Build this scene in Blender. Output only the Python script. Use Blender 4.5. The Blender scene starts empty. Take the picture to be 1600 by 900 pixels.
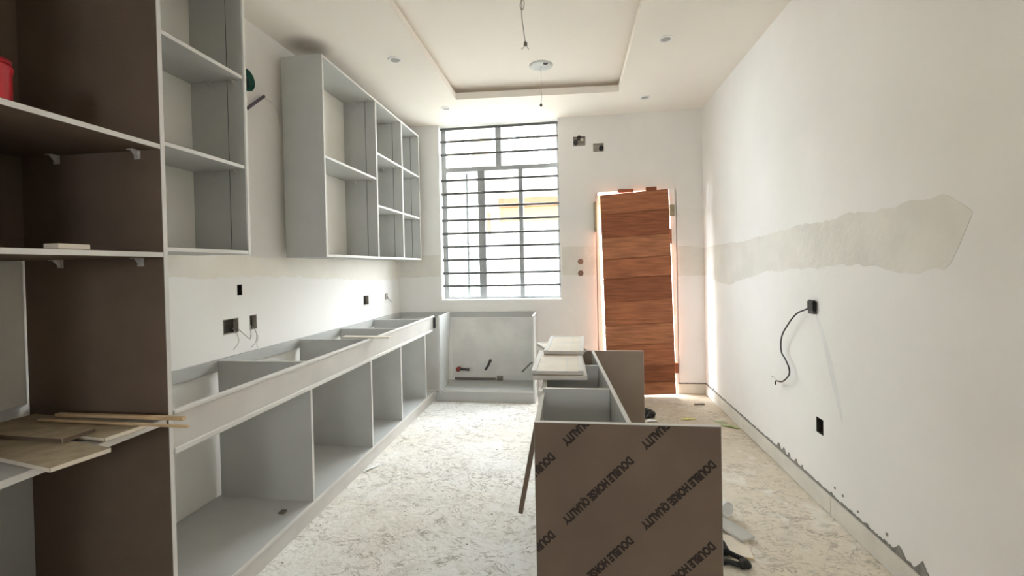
import bpy, bmesh, math, random
from mathutils import Vector, Matrix
random.seed(7)
S = bpy.context.scene
COL = S.collection

# ------------------------------------------------------------------ camera, sky, light, exposure
EYE = Vector((0.0, 0.0, 1.35))
def make_camera():
    p, y, r = 0.013, 0.134, 0.021
    cp, sp, cy, sy, cr, sr = math.cos(p), math.sin(p), math.cos(y), math.sin(y), math.cos(r), math.sin(r)
    F = Vector((-sy*cp, cy*cp, -sp)); R = Vector((cy, sy, 0)); U = R.cross(F)
    R2 = R*cr - U*sr; U2 = R*sr + U*cr
    cd = bpy.data.cameras.new('camera'); co = bpy.data.objects.new('camera', cd); COL.objects.link(co)
    co.matrix_world = Matrix(((R2.x, U2.x, -F.x, EYE.x), (R2.y, U2.y, -F.y, EYE.y), (R2.z, U2.z, -F.z, EYE.z), (0, 0, 0, 1)))
    cd.sensor_width = 36.0; cd.lens = 36.0*700/1600; cd.shift_y = -(450-425.28)/1600
    cd.clip_start = 0.02; cd.clip_end = 300
    S.camera = co
make_camera()

SKY = 6.0
world = bpy.data.worlds.new('overcast_sky'); S.world = world; world.use_nodes = True
bg = world.node_tree.nodes['Background']
bg.inputs[0].default_value = (0.91, 0.955, 1.02, 1); bg.inputs[1].default_value = SKY
S.view_settings.view_transform = 'Standard'; S.view_settings.look = 'None'
S.view_settings.gamma = 1.0; S.view_settings.use_curve_mapping = False
S.view_settings.exposure = 2.46
S.cycles.max_bounces = 16; S.cycles.diffuse_bounces = 12; S.cycles.transparent_max_bounces = 16
S.cycles.use_denoising = True
def portal(name, loc, rot, sx, sy):
    l = bpy.data.lights.new(name, 'AREA'); l.shape = 'RECTANGLE'; l.size = sx; l.size_y = sy
    o = bpy.data.objects.new(name, l); COL.objects.link(o); o.location = loc; o.rotation_euler = rot
    l.cycles.is_portal = True
    return o

# ------------------------------------------------------------------ materials
MATS = {}
def mat(name, col, rough=0.7, var=0.06, scale=6.0, bump=0.0, bscale=40.0, stretch=None, spec=0.3, metal=0.0, col2=None, detail=4.0):
    m = bpy.data.materials.new(name); m.use_nodes = True; MATS[name] = m
    nt = m.node_tree; n = nt.nodes; L = nt.links; b = n['Principled BSDF']
    b.inputs['Roughness'].default_value = rough; b.inputs['Metallic'].default_value = metal
    b.inputs['Specular IOR Level'].default_value = spec
    tc = n.new('ShaderNodeTexCoord'); mp = n.new('ShaderNodeMapping')
    L.new(tc.outputs['Object'], mp.inputs['Vector'])
    if stretch: mp.inputs['Scale'].default_value = stretch
    nz = n.new('ShaderNodeTexNoise'); nz.inputs['Scale'].default_value = scale; nz.inputs['Detail'].default_value = detail
    L.new(mp.outputs[0], nz.inputs['Vector'])
    cr = n.new('ShaderNodeValToRGB')
    c2 = col2 if col2 else tuple(min(1, c*(1+var)) for c in col)
    c1 = tuple(c*(1-var) for c in col) if not col2 else col
    cr.color_ramp.elements[0].position = 0.32; cr.color_ramp.elements[1].position = 0.68
    cr.color_ramp.elements[0].color = (*c1, 1); cr.color_ramp.elements[1].color = (*c2, 1)
    L.new(nz.outputs['Fac'], cr.inputs['Fac']); L.new(cr.outputs['Color'], b.inputs['Base Color'])
    if bump:
        nb = n.new('ShaderNodeTexNoise'); nb.inputs['Scale'].default_value = bscale; nb.inputs['Detail'].default_value = 6
        L.new(mp.outputs[0], nb.inputs['Vector'])
        bp = n.new('ShaderNodeBump'); bp.inputs['Strength'].default_value = bump; bp.inputs['Distance'].default_value = 0.02
        L.new(nb.outputs['Fac'], bp.inputs['Height']); L.new(bp.outputs['Normal'], b.inputs['Normal'])
    return m
WALL = mat('painted_plaster', (0.83, 0.813, 0.785), 0.75, 0.03, 1.7, 0.12, 9)
PATCH = mat('bare_plaster', (0.735, 0.71, 0.655), 0.85, 0.05, 5, 0.25, 25)
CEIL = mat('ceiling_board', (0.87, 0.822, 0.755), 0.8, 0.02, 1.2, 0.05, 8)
GREY = mat('grey_laminate', (0.47, 0.475, 0.46), 0.5, 0.04, 5, 0.0)
EDGE = mat('pale_edge_band', (0.67, 0.655, 0.62), 0.6, 0.04, 9)
BROWN = mat('raw_brown_board', (0.158, 0.114, 0.081), 0.75, 0.10, 4, 0.1, 120)
BACK = mat('white_backboard', (0.86, 0.845, 0.79), 0.7, 0.04, 3)
FASCIA = mat('greige_rail', (0.60, 0.575, 0.54), 0.6, 0.04, 6)
CREAM = mat('cream_board', (0.74, 0.67, 0.56), 0.6, 0.06, 8, 0.05, 60)
RAWBOARD = mat('raw_chipboard', (0.40, 0.33, 0.22), 0.8, 0.16, 22, 0.1, 90)
PINE = mat('pine_stick', (0.62, 0.45, 0.27), 0.7, 0.12, 12)
WOOD = []
for i, c in enumerate([(0.45, 0.165, 0.075), (0.34, 0.112, 0.048), (0.50, 0.20, 0.095)]):
    WOOD.append(mat('red_timber_%d' % i, tuple(v*0.60 for v in c), 0.55, 0, 3.0, 0.12, 14, (1.4, 1.4, 16), 0.3, 0, tuple(min(1, v*1.05) for v in c), 6))
ALU = mat('grey_aluminium', (0.36, 0.37, 0.375), 0.4, 0.05, 20, spec=0.5)
STEEL = mat('dark_steel_bar', (0.11, 0.11, 0.105), 0.5, 0.1, 30)
BLACK = mat('black_plastic', (0.018, 0.018, 0.017), 0.45, 0.1, 10)
DARKHOLE = mat('dark_conduit_box', (0.05, 0.045, 0.035), 0.8, 0.3, 60)
GALV = mat('galvanised_box', (0.42, 0.38, 0.33), 0.5, 0.2, 40)
WIRE = mat('pale_wire', (0.55, 0.53, 0.50), 0.5, 0.1, 10)
GREEN = mat('green_pipe', (0.01, 0.10, 0.07), 0.4, 0.2, 20)
PURPLE = mat('purple_grey_conduit', (0.12, 0.095, 0.13), 0.5, 0.1, 20)
RED = mat('red_plastic', (0.55, 0.015, 0.03), 0.3, 0.06, 10, spec=0.5)
CEMENT = mat('raw_cement', (0.24, 0.23, 0.205), 0.9, 0.25, 30, 0.3, 80)
SKIRT = mat('skirting_screed', (0.66, 0.625, 0.56), 0.8, 0.06, 7, 0.15, 50)
WHITEP = mat('white_plastic', (0.82, 0.82, 0.80), 0.4, 0.02, 10)
STAIN = mat('grey_water_stain', (0.75, 0.745, 0.73), 0.8, 0.04, 8)
COPPER = mat('rust_pipe_end', (0.28, 0.16, 0.11), 0.6, 0.2, 40)
LITTER_Y = mat('yellow_litter', (0.60, 0.55, 0.16), 0.7, 0.2, 30)
LITTER_G = mat('green_leaf', (0.30, 0.42, 0.16), 0.6, 0.2, 30)
INK = mat('black_print', (0.035, 0.026, 0.02), 0.8, 0.1, 30)
OUT_WHITE = mat('outdoor_white_render', (0.85, 0.84, 0.80), 0.8, 0.03, 1)
OUT_TAN = mat('outdoor_tan_render', (0.12, 0.085, 0.05), 0.8, 0.05, 2)
OUT_CREAM = mat('outdoor_cream_render', (0.50, 0.42, 0.28), 0.8, 0.05, 2)
OUT_ORANGE = mat('outdoor_orange_paint', (0.19, 0.075, 0.04), 0.7, 0.05, 2)
OUT_YELLOW = mat('outdoor_yellow_paint', (0.25, 0.165, 0.07), 0.7, 0.05, 2)
OUT_GREY = mat('outdoor_grey_metal', (0.30, 0.29, 0.28), 0.6, 0.05, 2)
OUT_GROUND = mat('outdoor_ground', (0.27, 0.25, 0.215), 0.9, 0.15, 2)

def floor_material():
    m = bpy.data.materials.new('dusty_screed'); m.use_nodes = True
    nt = m.node_tree; n = nt.nodes; L = nt.links; b = n['Principled BSDF']; b.inputs['Roughness'].default_value = 0.85
    b.inputs['Specular IOR Level'].default_value = 0.2
    tc = n.new('ShaderNodeTexCoord')
    def noise(scale, detail=6, dist=0.0, st=None, rough=0.55):
        z = n.new('ShaderNodeTexNoise'); z.inputs['Scale'].default_value = scale; z.inputs['Detail'].default_value = detail
        z.inputs['Distortion'].default_value = dist; z.inputs['Roughness'].default_value = rough
        if st:
            mp = n.new('ShaderNodeMapping'); mp.inputs['Scale'].default_value = st
            L.new(tc.outputs['Object'], mp.inputs['Vector']); L.new(mp.outputs[0], z.inputs['Vector'])
        else:
            L.new(tc.outputs['Object'], z.inputs['Vector'])
        return z.outputs['Fac']
    def ramp(f, a, c):
        r = n.new('ShaderNodeMapRange'); r.inputs[1].default_value = a; r.inputs[2].default_value = c; r.clamp = True
        L.new(f, r.inputs[0]); return r.outputs[0]
    def mix(f, a, c):
        x = n.new('ShaderNodeMix'); x.data_type = 'RGBA'
        L.new(f, x.inputs[0])
        for s, v in ((6, a), (7, c)):
            if isinstance(v, tuple): x.inputs[s].default_value = (*v, 1)
            else: L.new(v, x.inputs[s])
        return x.outputs[2]
    def mul(a, c):
        x = n.new('ShaderNodeMath'); x.operation = 'MULTIPLY'; L.new(a, x.inputs[0])
        if isinstance(c, float): x.inputs[1].default_value = c
        else: L.new(c, x.inputs[1])
        return x.outputs[0]
    def ridge(f, width):       # thin curved lines where a noise crosses one half
        a = n.new('ShaderNodeMath'); a.operation = 'SUBTRACT'; L.new(f, a.inputs[0]); a.inputs[1].default_value = 0.5
        c = n.new('ShaderNodeMath'); c.operation = 'ABSOLUTE'; L.new(a.outputs[0], c.inputs[0])
        return ramp(c.outputs[0], width, width*0.15)
    base = mix(ramp(noise(1.1, 3), 0.4, 0.62), (0.83, 0.82, 0.79), (0.79, 0.75, 0.67))
    sep = n.new('ShaderNodeSeparateXYZ'); L.new(tc.outputs['Object'], sep.inputs[0])
    right = ramp(sep.outputs['X'], 0.1, 0.7)         # walked-in brown dust on the door side of the island
    base = mix(mul(right, 0.65), base, (0.66, 0.58, 0.45))
    base = mix(mul(mul(right, ramp(sep.outputs['Y'], 2.6, 3.9)), 0.75), base, (0.50, 0.41, 0.295))
    zone = ramp(noise(1.3, 3), 0.36, 0.60)
    marks = mul(ridge(noise(4.2, 5, 2.2, (1.0, 1.7, 1.0), 0.6), 0.030), ramp(noise(3.0, 4, 0.5), 0.38, 0.58))
    marks = mul(marks, ramp(noise(13, 3), 0.40, 0.56))
    base = mix(mul(marks, 0.92), base, (0.34, 0.30, 0.24))
    marks2 = mul(ridge(noise(9.5, 5, 1.6, (1.0, 1.4, 1.0), 0.6), 0.040), ramp(noise(2.2, 4, 0.5), 0.40, 0.58))
    marks2 = mul(marks2, ramp(noise(19, 3), 0.40, 0.56))
    base = mix(mul(marks2, 0.85), base, (0.35, 0.31, 0.25))
    cloud = ramp(noise(7.0, 6, 0.6), 0.52, 0.72)
    base = mix(mul(mul(cloud, zone), 0.55), base, (0.56, 0.53, 0.47))
    white = ramp(noise(5, 6, 1.0), 0.56, 0.72)
    base = mix(mul(white, 0.5), base, (0.87, 0.865, 0.845))
    L.new(base, b.inputs['Base Color'])
    bp = n.new('ShaderNodeBump'); bp.inputs['Strength'].default_value = 0.45; bp.inputs['Distance'].default_value = 0.03
    ad = n.new('ShaderNodeMath'); ad.operation = 'ADD'
    L.new(noise(9, 8, 1.2), ad.inputs[0]); L.new(mul(noise(45, 5), 0.35), ad.inputs[1])
    L.new(ad.outputs[0], bp.inputs['Height']); L.new(bp.outputs['Normal'], b.inputs['Normal'])
    return m
FLOOR = floor_material()
def darken_ceiling_spot(m, c, r):       # a soft round darker spot on the soffit by the wall cabinet
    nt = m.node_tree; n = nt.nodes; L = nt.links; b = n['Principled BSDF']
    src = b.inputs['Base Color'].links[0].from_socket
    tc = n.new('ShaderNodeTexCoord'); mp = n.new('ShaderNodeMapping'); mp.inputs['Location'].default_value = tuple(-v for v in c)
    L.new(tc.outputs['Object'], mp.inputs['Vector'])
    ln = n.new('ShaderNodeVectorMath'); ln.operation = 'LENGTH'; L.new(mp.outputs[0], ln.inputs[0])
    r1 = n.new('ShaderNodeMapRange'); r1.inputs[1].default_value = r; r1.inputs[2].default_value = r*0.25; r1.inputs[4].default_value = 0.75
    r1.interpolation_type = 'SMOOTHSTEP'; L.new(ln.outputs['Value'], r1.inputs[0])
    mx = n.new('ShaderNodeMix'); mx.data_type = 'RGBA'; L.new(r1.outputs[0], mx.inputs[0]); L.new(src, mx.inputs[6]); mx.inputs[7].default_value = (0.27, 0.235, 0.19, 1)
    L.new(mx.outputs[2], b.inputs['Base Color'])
darken_ceiling_spot(CEIL, (-1.79, 2.93, 2.915), 0.19)

def glass_material():
    m = bpy.data.materials.new('clear_pane'); m.use_nodes = True
    nt = m.node_tree; n = nt.nodes; L = nt.links
    for x in list(n):
        if x.type != 'OUTPUT_MATERIAL': n.remove(x)
    t = n.new('ShaderNodeBsdfTransparent'); t.inputs[0].default_value = (0.94, 0.96, 0.95, 1)
    g = n.new('ShaderNodeBsdfGlossy'); g.inputs['Roughness'].default_value = 0.03
    mx = n.new('ShaderNodeMixShader'); mx.inputs[0].default_value = 0.06
    L.new(t.outputs[0], mx.inputs[1]); L.new(g.outputs[0], mx.inputs[2])
    out = [x for x in n if x.type == 'OUTPUT_MATERIAL'][0]; L.new(mx.outputs[0], out.inputs[0])
    return m
GLASS = glass_material()

# ------------------------------------------------------------------ builders
OFF = {}
def base_of(parent): return OFF[parent.name] if parent else Vector((0, 0, 0))
def tag(o, label=None, cat=None, group=None, kind=None):
    if label: o['label'] = label
    if cat: o['category'] = cat
    if group: o['group'] = group
    if kind: o['kind'] = kind
    return o
def thing(name, loc, label, cat, group=None, kind=None):
    o = bpy.data.objects.new(name, None); o.empty_display_size = 0.1
    COL.objects.link(o); o.location = loc; OFF[o.name] = Vector(loc)
    return tag(o, label, cat, group, kind)
def finish(name, bm, mats, parent=None, origin=None, smooth=False):
    """bm holds WORLD coordinates; the object gets its own origin (a top-level mesh) or its parent's."""
    off = base_of(parent) if parent else Vector(origin or (0, 0, 0))
    bmesh.ops.translate(bm, verts=bm.verts, vec=-off)
    bmesh.ops.recalc_face_normals(bm, faces=bm.faces)
    me = bpy.data.meshes.new(name); bm.to_mesh(me); bm.free()
    for m in (mats if isinstance(mats, (list, tuple)) else [mats]): me.materials.append(m)
    if smooth:
        for p in me.polygons: p.use_smooth = True
    o = bpy.data.objects.new(name, me); COL.objects.link(o); OFF[o.name] = off
    if parent: o.parent = parent
    else: o.location = off
    return o
def hexa(bm, c, mi=0):
    """c: 8 corners, bottom ring then top ring"""
    v = [bm.verts.new(p) for p in c]
    fs = []
    for idx in ((0, 3, 2, 1), (4, 5, 6, 7), (0, 1, 5, 4), (1, 2, 6, 5), (2, 3, 7, 6), (3, 0, 4, 7)):
        f = bm.faces.new([v[i] for i in idx]); f.material_index = mi; fs.append(f)
    return v, fs
def abox(bm, x0, x1, y0, y1, z0, z1, mi=0):
    return hexa(bm, [(x0, y0, z0), (x1, y0, z0), (x1, y1, z0), (x0, y1, z0), (x0, y0, z1), (x1, y0, z1), (x1, y1, z1), (x0, y1, z1)], mi)
def board(name, b, parent, face=None, edge=None, front=None, bevel=0.0012, warp=None, origin=None):
    """one sheet of board: the two large faces in FACE, the narrow ones in EDGE; FRONT = {'-Y': material} overrides a face"""
    face = face or GREY; edge = edge or EDGE
    x0, x1, y0, y1, z0, z1 = b
    bm = bmesh.new(); v, fs = abox(bm, x0, x1, y0, y1, z0, z1)
    dims = [x1-x0, y1-y0, z1-z0]; t = dims.index(min(dims))
    names = ['-Z', '+Z', '-Y', '+X', '+Y', '-X']; axis = [2, 2, 1, 0, 1, 0]
    mats = [face, edge]
    for f, nm, a in zip(fs, names, axis):
        f.material_index = 0 if a == t else 1
        if front and nm in front:
            if front[nm] not in mats: mats.append(front[nm])
            f.material_index = mats.index(front[nm])
    if bevel: bmesh.ops.bevel(bm, geom=list(bm.edges), offset=bevel, segments=1, affect='EDGES', profile=0.5)
    if warp:
        for q in bm.verts: q.co = Vector(warp(q.co))
    return finish(name, bm, mats, parent, origin)
def catmull(P, k=8):
    P = [Vector(p) for p in P]; Q = [P[0]*2-P[1]] + P + [P[-1]*2-P[-2]]; out = []
    for i in range(1, len(Q)-2):
        a, b, c, d = Q[i-1:i+3]
        for j in range(k):
            t = j/k
            out.append(0.5*((2*b)+(c-a)*t+(2*a-5*b+4*c-d)*t*t+(3*b-a-3*c+d)*t**3))
    return out+[P[-1]]
def add_tube(bm, P, r, seg=8, smooth=8, mi=0):
    P = catmull(P, smooth) if smooth and len(P) > 2 else [Vector(p) for p in P]
    up = Vector((0.31, 0.17, 0.94)); rings = []
    for i, p in enumerate(P):
        t = (P[min(i+1, len(P)-1)]-P[max(i-1, 0)]).normalized()
        a = t.cross(up)
        if a.length < 1e-3: a = t.cross(Vector((1, 0, 0)))
        a.normalize(); b = t.cross(a)
        rr = r[i*len(r)//len(P)] if isinstance(r, (list, tuple)) else r
        rings.append([bm.verts.new(p+(a*math.cos(q)+b*math.sin(q))*rr) for q in [2*math.pi*k/seg for k in range(seg)]])
    for u, w in zip(rings, rings[1:]):
        for k in range(seg):
            bm.faces.new((u[k], u[(k+1) % seg], w[(k+1) % seg], w[k])).material_index = mi
    for ring in (rings[0], rings[-1]): bm.faces.new(ring).material_index = mi
def tube(name, P, r, m, parent=None, seg=8, smooth=8, origin=None):
    bm = bmesh.new(); add_tube(bm, P, r, seg, smooth)
    return finish(name, bm, m, parent, origin, smooth=True)
def add_lathe(bm, prof, c, seg=24, mi=0, axis='Z'):
    """prof: (radius, height) pairs about a vertical axis through c"""
    rings = []
    for (r, h) in prof:
        ring = []
        for k in range(seg):
            a = 2*math.pi*k/seg; p = (r*math.cos(a), r*math.sin(a), h)
            if axis == 'Y': p = (p[0], p[2], p[1])
            if axis == 'X': p = (p[2], p[0], p[1])
            ring.append(bm.verts.new(Vector(p)+Vector(c)))
        rings.append(ring)
    for u, w in zip(rings, rings[1:]):
        for k in range(seg):
            bm.faces.new((u[k], u[(k+1) % seg], w[(k+1) % seg], w[k])).material_index = mi
    for ring in (rings[0], rings[-1]):
        try: bm.faces.new(ring).material_index = mi
        except ValueError: pass
def poly_prism(bm, pts, d, mi=0):
    """extrude a planar polygon (world points) by the vector d"""
    d = Vector(d); a = [bm.verts.new(p) for p in pts]; b = [bm.verts.new(Vector(p)+d) for p in pts]
    n = len(pts)
    caps = [bm.faces.new(a), bm.faces.new(b)]
    for i in range(n): bm.faces.new((a[i], a[(i+1) % n], b[(i+1) % n], b[i])).material_index = mi
    for c in caps: c.material_index = mi
    bmesh.ops.triangulate(bm, faces=caps)

# ------------------------------------------------------------------ dimensions
XR, YB, ZC, YF = 1.335, 4.80, 2.915, -2.6       # right wall, back wall, soffit, wall behind the camera
T = 0.20
XC = -1.41                                       # front plane of the base cabinets
def xl(y): return -2.0 + (y-1.39)*0.022          # the left wall runs slightly out of square
WIN = (-1.43, -0.125, 0.993, ZC)                 # window opening
DOOR = (0.262, 1.066, 0.0, 2.106)                # doorway opening

# ------------------------------------------------------------------ room shell
def cells(umin, umax, vmin, vmax, holes):
    us = sorted({umin, umax, *[h[0] for h in holes], *[h[1] for h in holes]})
    vs = sorted({vmin, vmax, *[h[2] for h in holes], *[h[3] for h in holes]})
    for a, b in zip(us, us[1:]):
        for c, d in zip(vs, vs[1:]):
            um, vm = (a+b)/2, (c+d)/2
            if any(h[0] < um < h[1] and h[2] < vm < h[3] for h in holes): continue
            yield a, b, c, d
def struct(name, bm, m, parent=None, label=None):
    o = finish(name, bm, m, parent)
    if not parent: o['kind'] = 'structure'
    if label: o['label'] = label
    return o
TOP = 3.25
# sockets and conduit holes, wall by wall: (centre along, centre up, half width, half height)
HOLES_L = [(2.44, 1.243, 0.020, 0.032), (2.365, 1.035, 0.060, 0.045), (2.545, 1.037, 0.032, 0.045), (4.02, 1.057, 0.055, 0.045), (2.54, 2.535, 0.075, 0.075)]
HOLES_R = [(2.66, 0.435, 0.036, 0.043)]
HOLES_B = [(0.098, 2.655, 0.065, 0.050), (0.295, 2.578, 0.055, 0.045)]
def hol(hs): return [(c-a, c+a, v-b, v+b) for c, v, a, b in hs]

bm = bmesh.new()
for a, b, c, d in cells(-2.4, 1.7, -0.1, TOP, [WIN, DOOR] + hol(HOLES_B)): abox(bm, a, b, YB, YB+T, c, d)
wall_back = struct('wall_back', bm, WALL)
bm = bmesh.new()
for a, b, c, d in cells(YF, YB, -0.1, TOP, hol(HOLES_R)): abox(bm, XR, XR+T, a, b, c, d)
wall_right = struct('wall_right', bm, WALL)
bm = bmesh.new()
for a, b, c, d in cells(YF, YB, -0.1, TOP, hol(HOLES_L)):
    hexa(bm, [(xl(a)-T, a, c), (xl(a), a, c), (xl(b), b, c), (xl(b)-T, b, c), (xl(a)-T, a, d), (xl(a), a, d), (xl(b), b, d), (xl(b)-T, b, d)])
wall_left = struct('wall_left', bm, WALL)
REAR = (-0.40, 0.25, 1.30, 1.80)                 # unseen opening added in the wall behind the camera for fill light
bm = bmesh.new()
for a, b, c, d in cells(-2.4, 1.7, -0.1, TOP, [REAR]): abox(bm, a, b, YF-T, YF, c, d)
wall_front = struct('wall_front', bm, WALL)
bm = bmesh.new(); abox(bm, -2.3, 1.6, YF-T, YB+T, -0.1, 0.0)
floor = struct('floor', bm, FLOOR)

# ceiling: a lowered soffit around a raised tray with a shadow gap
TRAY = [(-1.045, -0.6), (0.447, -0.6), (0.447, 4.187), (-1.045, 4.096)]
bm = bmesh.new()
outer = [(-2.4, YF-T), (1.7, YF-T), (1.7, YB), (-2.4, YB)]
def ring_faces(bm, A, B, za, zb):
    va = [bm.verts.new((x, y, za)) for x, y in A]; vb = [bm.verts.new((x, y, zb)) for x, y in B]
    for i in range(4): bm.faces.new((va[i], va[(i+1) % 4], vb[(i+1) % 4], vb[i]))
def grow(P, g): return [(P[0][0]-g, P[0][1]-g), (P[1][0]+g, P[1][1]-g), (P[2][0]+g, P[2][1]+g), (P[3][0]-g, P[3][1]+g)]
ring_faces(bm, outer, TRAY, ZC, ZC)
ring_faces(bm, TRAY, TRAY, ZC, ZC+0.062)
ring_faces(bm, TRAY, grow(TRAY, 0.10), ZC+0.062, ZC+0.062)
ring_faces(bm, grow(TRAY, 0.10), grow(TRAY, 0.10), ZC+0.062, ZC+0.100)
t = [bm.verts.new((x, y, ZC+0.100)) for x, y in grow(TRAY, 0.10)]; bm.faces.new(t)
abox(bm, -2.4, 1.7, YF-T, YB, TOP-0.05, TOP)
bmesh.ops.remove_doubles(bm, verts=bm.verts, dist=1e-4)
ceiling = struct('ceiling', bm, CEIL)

# skirting: a screed band of pieces, with the ragged plaster edge above it
def skirting(name, pieces, parent=None):
    bm = bmesh.new(); x0, x1, y0, y1 = pieces[0]; abox(bm, x0, x1, y0, y1, 0.004, 0.100)
    root = struct(name, bm, SKIRT)
    for (x0, x1, y0, y1) in pieces[1:]:
        bm = bmesh.new(); v, f = abox(bm, x0, x1, y0, y1, 0.004, 0.100)
        bmesh.ops.bevel(bm, geom=list(bm.edges), offset=0.002, segments=1, affect='EDGES')
        struct('skirting_piece', bm, SKIRT, root)
    return root
sk = skirting('baseboard_right', [(XR-0.012, XR, 3.76, YB), (XR-0.0125, XR, 2.543, 3.757), (XR-0.012, XR, 1.33, 2.54), (XR-0.0125, XR, 0.1, 1.327)])
sb = skirting('baseboard_back', [(1.062, XR-0.012, YB-0.012, YB)])
def ragged(y0, y1, parent, spikes, step=0.012):
    bm = bmesh.new(); y = y0; pts = []
    while y < y1:
        h = 0.009+random.random()*0.010
        for (c, w, hh) in spikes:
            if abs(y-c) < w: h = max(h, hh*(1-abs(y-c)/w)*(0.75+0.35*random.random()))
        pts.append((y, h)); y += step*(0.6+0.8*random.random())
    for (a, ha), (b, hb) in zip(pts, pts[1:]):
        x = XR-0.003
        hexa(bm, [(x, a, 0.1), (XR, a, 0.1), (XR, b, 0.1), (x, b, 0.1), (x, a, 0.1+ha), (XR, a, 0.1+ha), (XR, b, 0.1+hb), (x, b, 0.1+hb)])
    o = struct('ragged_plaster_edge', bm, CEMENT, parent, 'dark ragged cement line above the skirting'); o['kind'] = 'stuff'
SPK = [(1.93, 0.06, 0.062), (2.06, 0.055, 0.052), (2.13, 0.02, 0.03), (2.27, 0.03, 0.03), (2.55, 0.03, 0.026), (2.86, 0.03, 0.035), (2.93, 0.03, 0.045), (3.02, 0.028, 0.045), (3.09, 0.03, 0.055), (3.16, 0.035, 0.06),
       (3.35, 0.03, 0.02), (3.9, 0.03, 0.02), (4.25, 0.03, 0.022), (4.55, 0.05, 0.03), (1.75, 0.06, 0.045)]
ragged(0.3, YB, sk, SPK)
bm = bmesh.new(); abox(bm, 1.062, XR-0.003, YB-0.003, YB, 0.100, 0.113); struct('cement_line', bm, CEMENT, sb, 'dark cement line above the skirting')
bm = bmesh.new()
for (y, z, r) in [(2.45, 0.155, 0.007), (2.52, 0.16, 0.006), (2.13, 0.15, 0.007), (1.92, 0.145, 0.008), (1.87, 0.135, 0.009), (2.33, 0.14, 0.006), (1.78, 0.16, 0.008)]:
    add_lathe(bm, [(r*1.2, -0.002), (r, 0.0)], (XR-0.0005, y, z), 7, 0, 'X')
o = struct('plaster_nicks', bm, CEMENT, sk); o['kind'] = 'stuff'

# bands of bare plaster (thin coats of another colour on the walls)
def patch(name, bottom, top, plane, parent, m=PATCH, step=0.03, amp=0.008, th=0.0012):
    """a thin coat on a wall between two ragged lines: lists of (along, up)"""
    def at(L, u):
        for (a, x), (b, y) in zip(L, L[1:]):
            if min(a, b) <= u <= max(a, b): return x+(y-x)*(u-a)/(b-a)
        return L[0][1] if abs(u-L[0][0]) < abs(u-L[-1][0]) else L[-1][1]
    u0, u1 = bottom[0][0], bottom[-1][0]; n = max(2, int(abs(u1-u0)/step))
    def P(u, v, k):
        if plane == 'R': return (XR+0.001-k*(th+0.001), u, v)
        if plane == 'B': return (u, YB+0.001-k*(th+0.001), v)
        return (xl(u)-0.001+k*(th+0.001), u, v)
    bm = bmesh.new(); rows = []; w0 = w1 = 0.0
    for i in range(n+1):
        u = u0+(u1-u0)*i/n; w0 = 0.55*w0+random.uniform(-amp, amp); w1 = 0.55*w1+random.uniform(-amp, amp)
        a, b = at(bottom, u)+w0, at(top, u)+w1
        if b-a < 0.004: b = a+0.004
        rows.append([bm.verts.new(P(u, a, 0)), bm.verts.new(P(u, b, 0)), bm.verts.new(P(u, b, 1)), bm.verts.new(P(u, a, 1))])
    for p, q in zip(rows, rows[1:]):
        for k in range(4): bm.faces.new((p[k], p[(k+1) % 4], q[(k+1) % 4], q[k]))
    bm.faces.new(rows[0]); bm.faces.new(rows[-1])
    return struct(name, bm, m, parent)
patch('plaster_patch', [(4.80, 1.218), (4.55, 1.18), (4.06, 1.155), (3.70, 1.225), (3.29, 1.274), (2.78, 1.308), (2.31, 1.319), (1.98, 1.292), (1.80, 1.312), (1.74, 1.40), (1.70, 1.49)],
      [(4.80, 1.495), (4.2, 1.52), (3.75, 1.50), (3.28, 1.536), (2.85, 1.560), (2.26, 1.565), (1.95, 1.57), (1.80, 1.568), (1.74, 1.535), (1.70, 1.50)], 'R', wall_right)
patch('plaster_patch', [(-0.105, 1.244), (0.255, 1.24)], [(-0.105, 1.551), (0.255, 1.545)], 'B', wall_back, amp=0.004)
patch('plaster_patch', [(1.072, 1.215), (XR, 1.22)], [(1.072, 1.53), (1.20, 1.52), (XR, 1.50)], 'B', wall_back, amp=0.005)
patch('plaster_patch', [(-1.915, 1.25), (-1.45, 1.255)], [(-1.915, 1.49), (-1.45, 1.49)], 'B', wall_back, amp=0.004)
patch('plaster_patch', [(1.41, 1.315), (2.0, 1.33), (2.7, 1.32), (3.3, 1.29), (4.0, 1.25), (4.79, 1.235)], [(1.41, 1.45), (4.79, 1.435)], 'L', wall_left, mat('thin_limewash', (0.79, 0.755, 0.68), 0.8, 0.03, 4))
patch('water_stain', [(2.69, 1.055), (2.66, 0.98), (2.60, 0.86), (2.54, 0.70), (2.48, 0.58), (2.45, 0.52)], [(2.69, 1.06), (2.66, 1.03), (2.60, 0.94), (2.54, 0.83), (2.48, 0.66), (2.45, 0.56)], 'R', wall_right, STAIN, 0.012, 0.002, 0.0006)
patch('plaster_patch', [(-1.33, 0.13), (-0.41, 0.12)], [(-1.33, 0.79), (-0.41, 0.79)], 'B', wall_back, mat('sink_bay_plaster', (0.74, 0.735, 0.705), 0.85, 0.08, 4, 0.2, 30), 0.1, 0.0)

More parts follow.
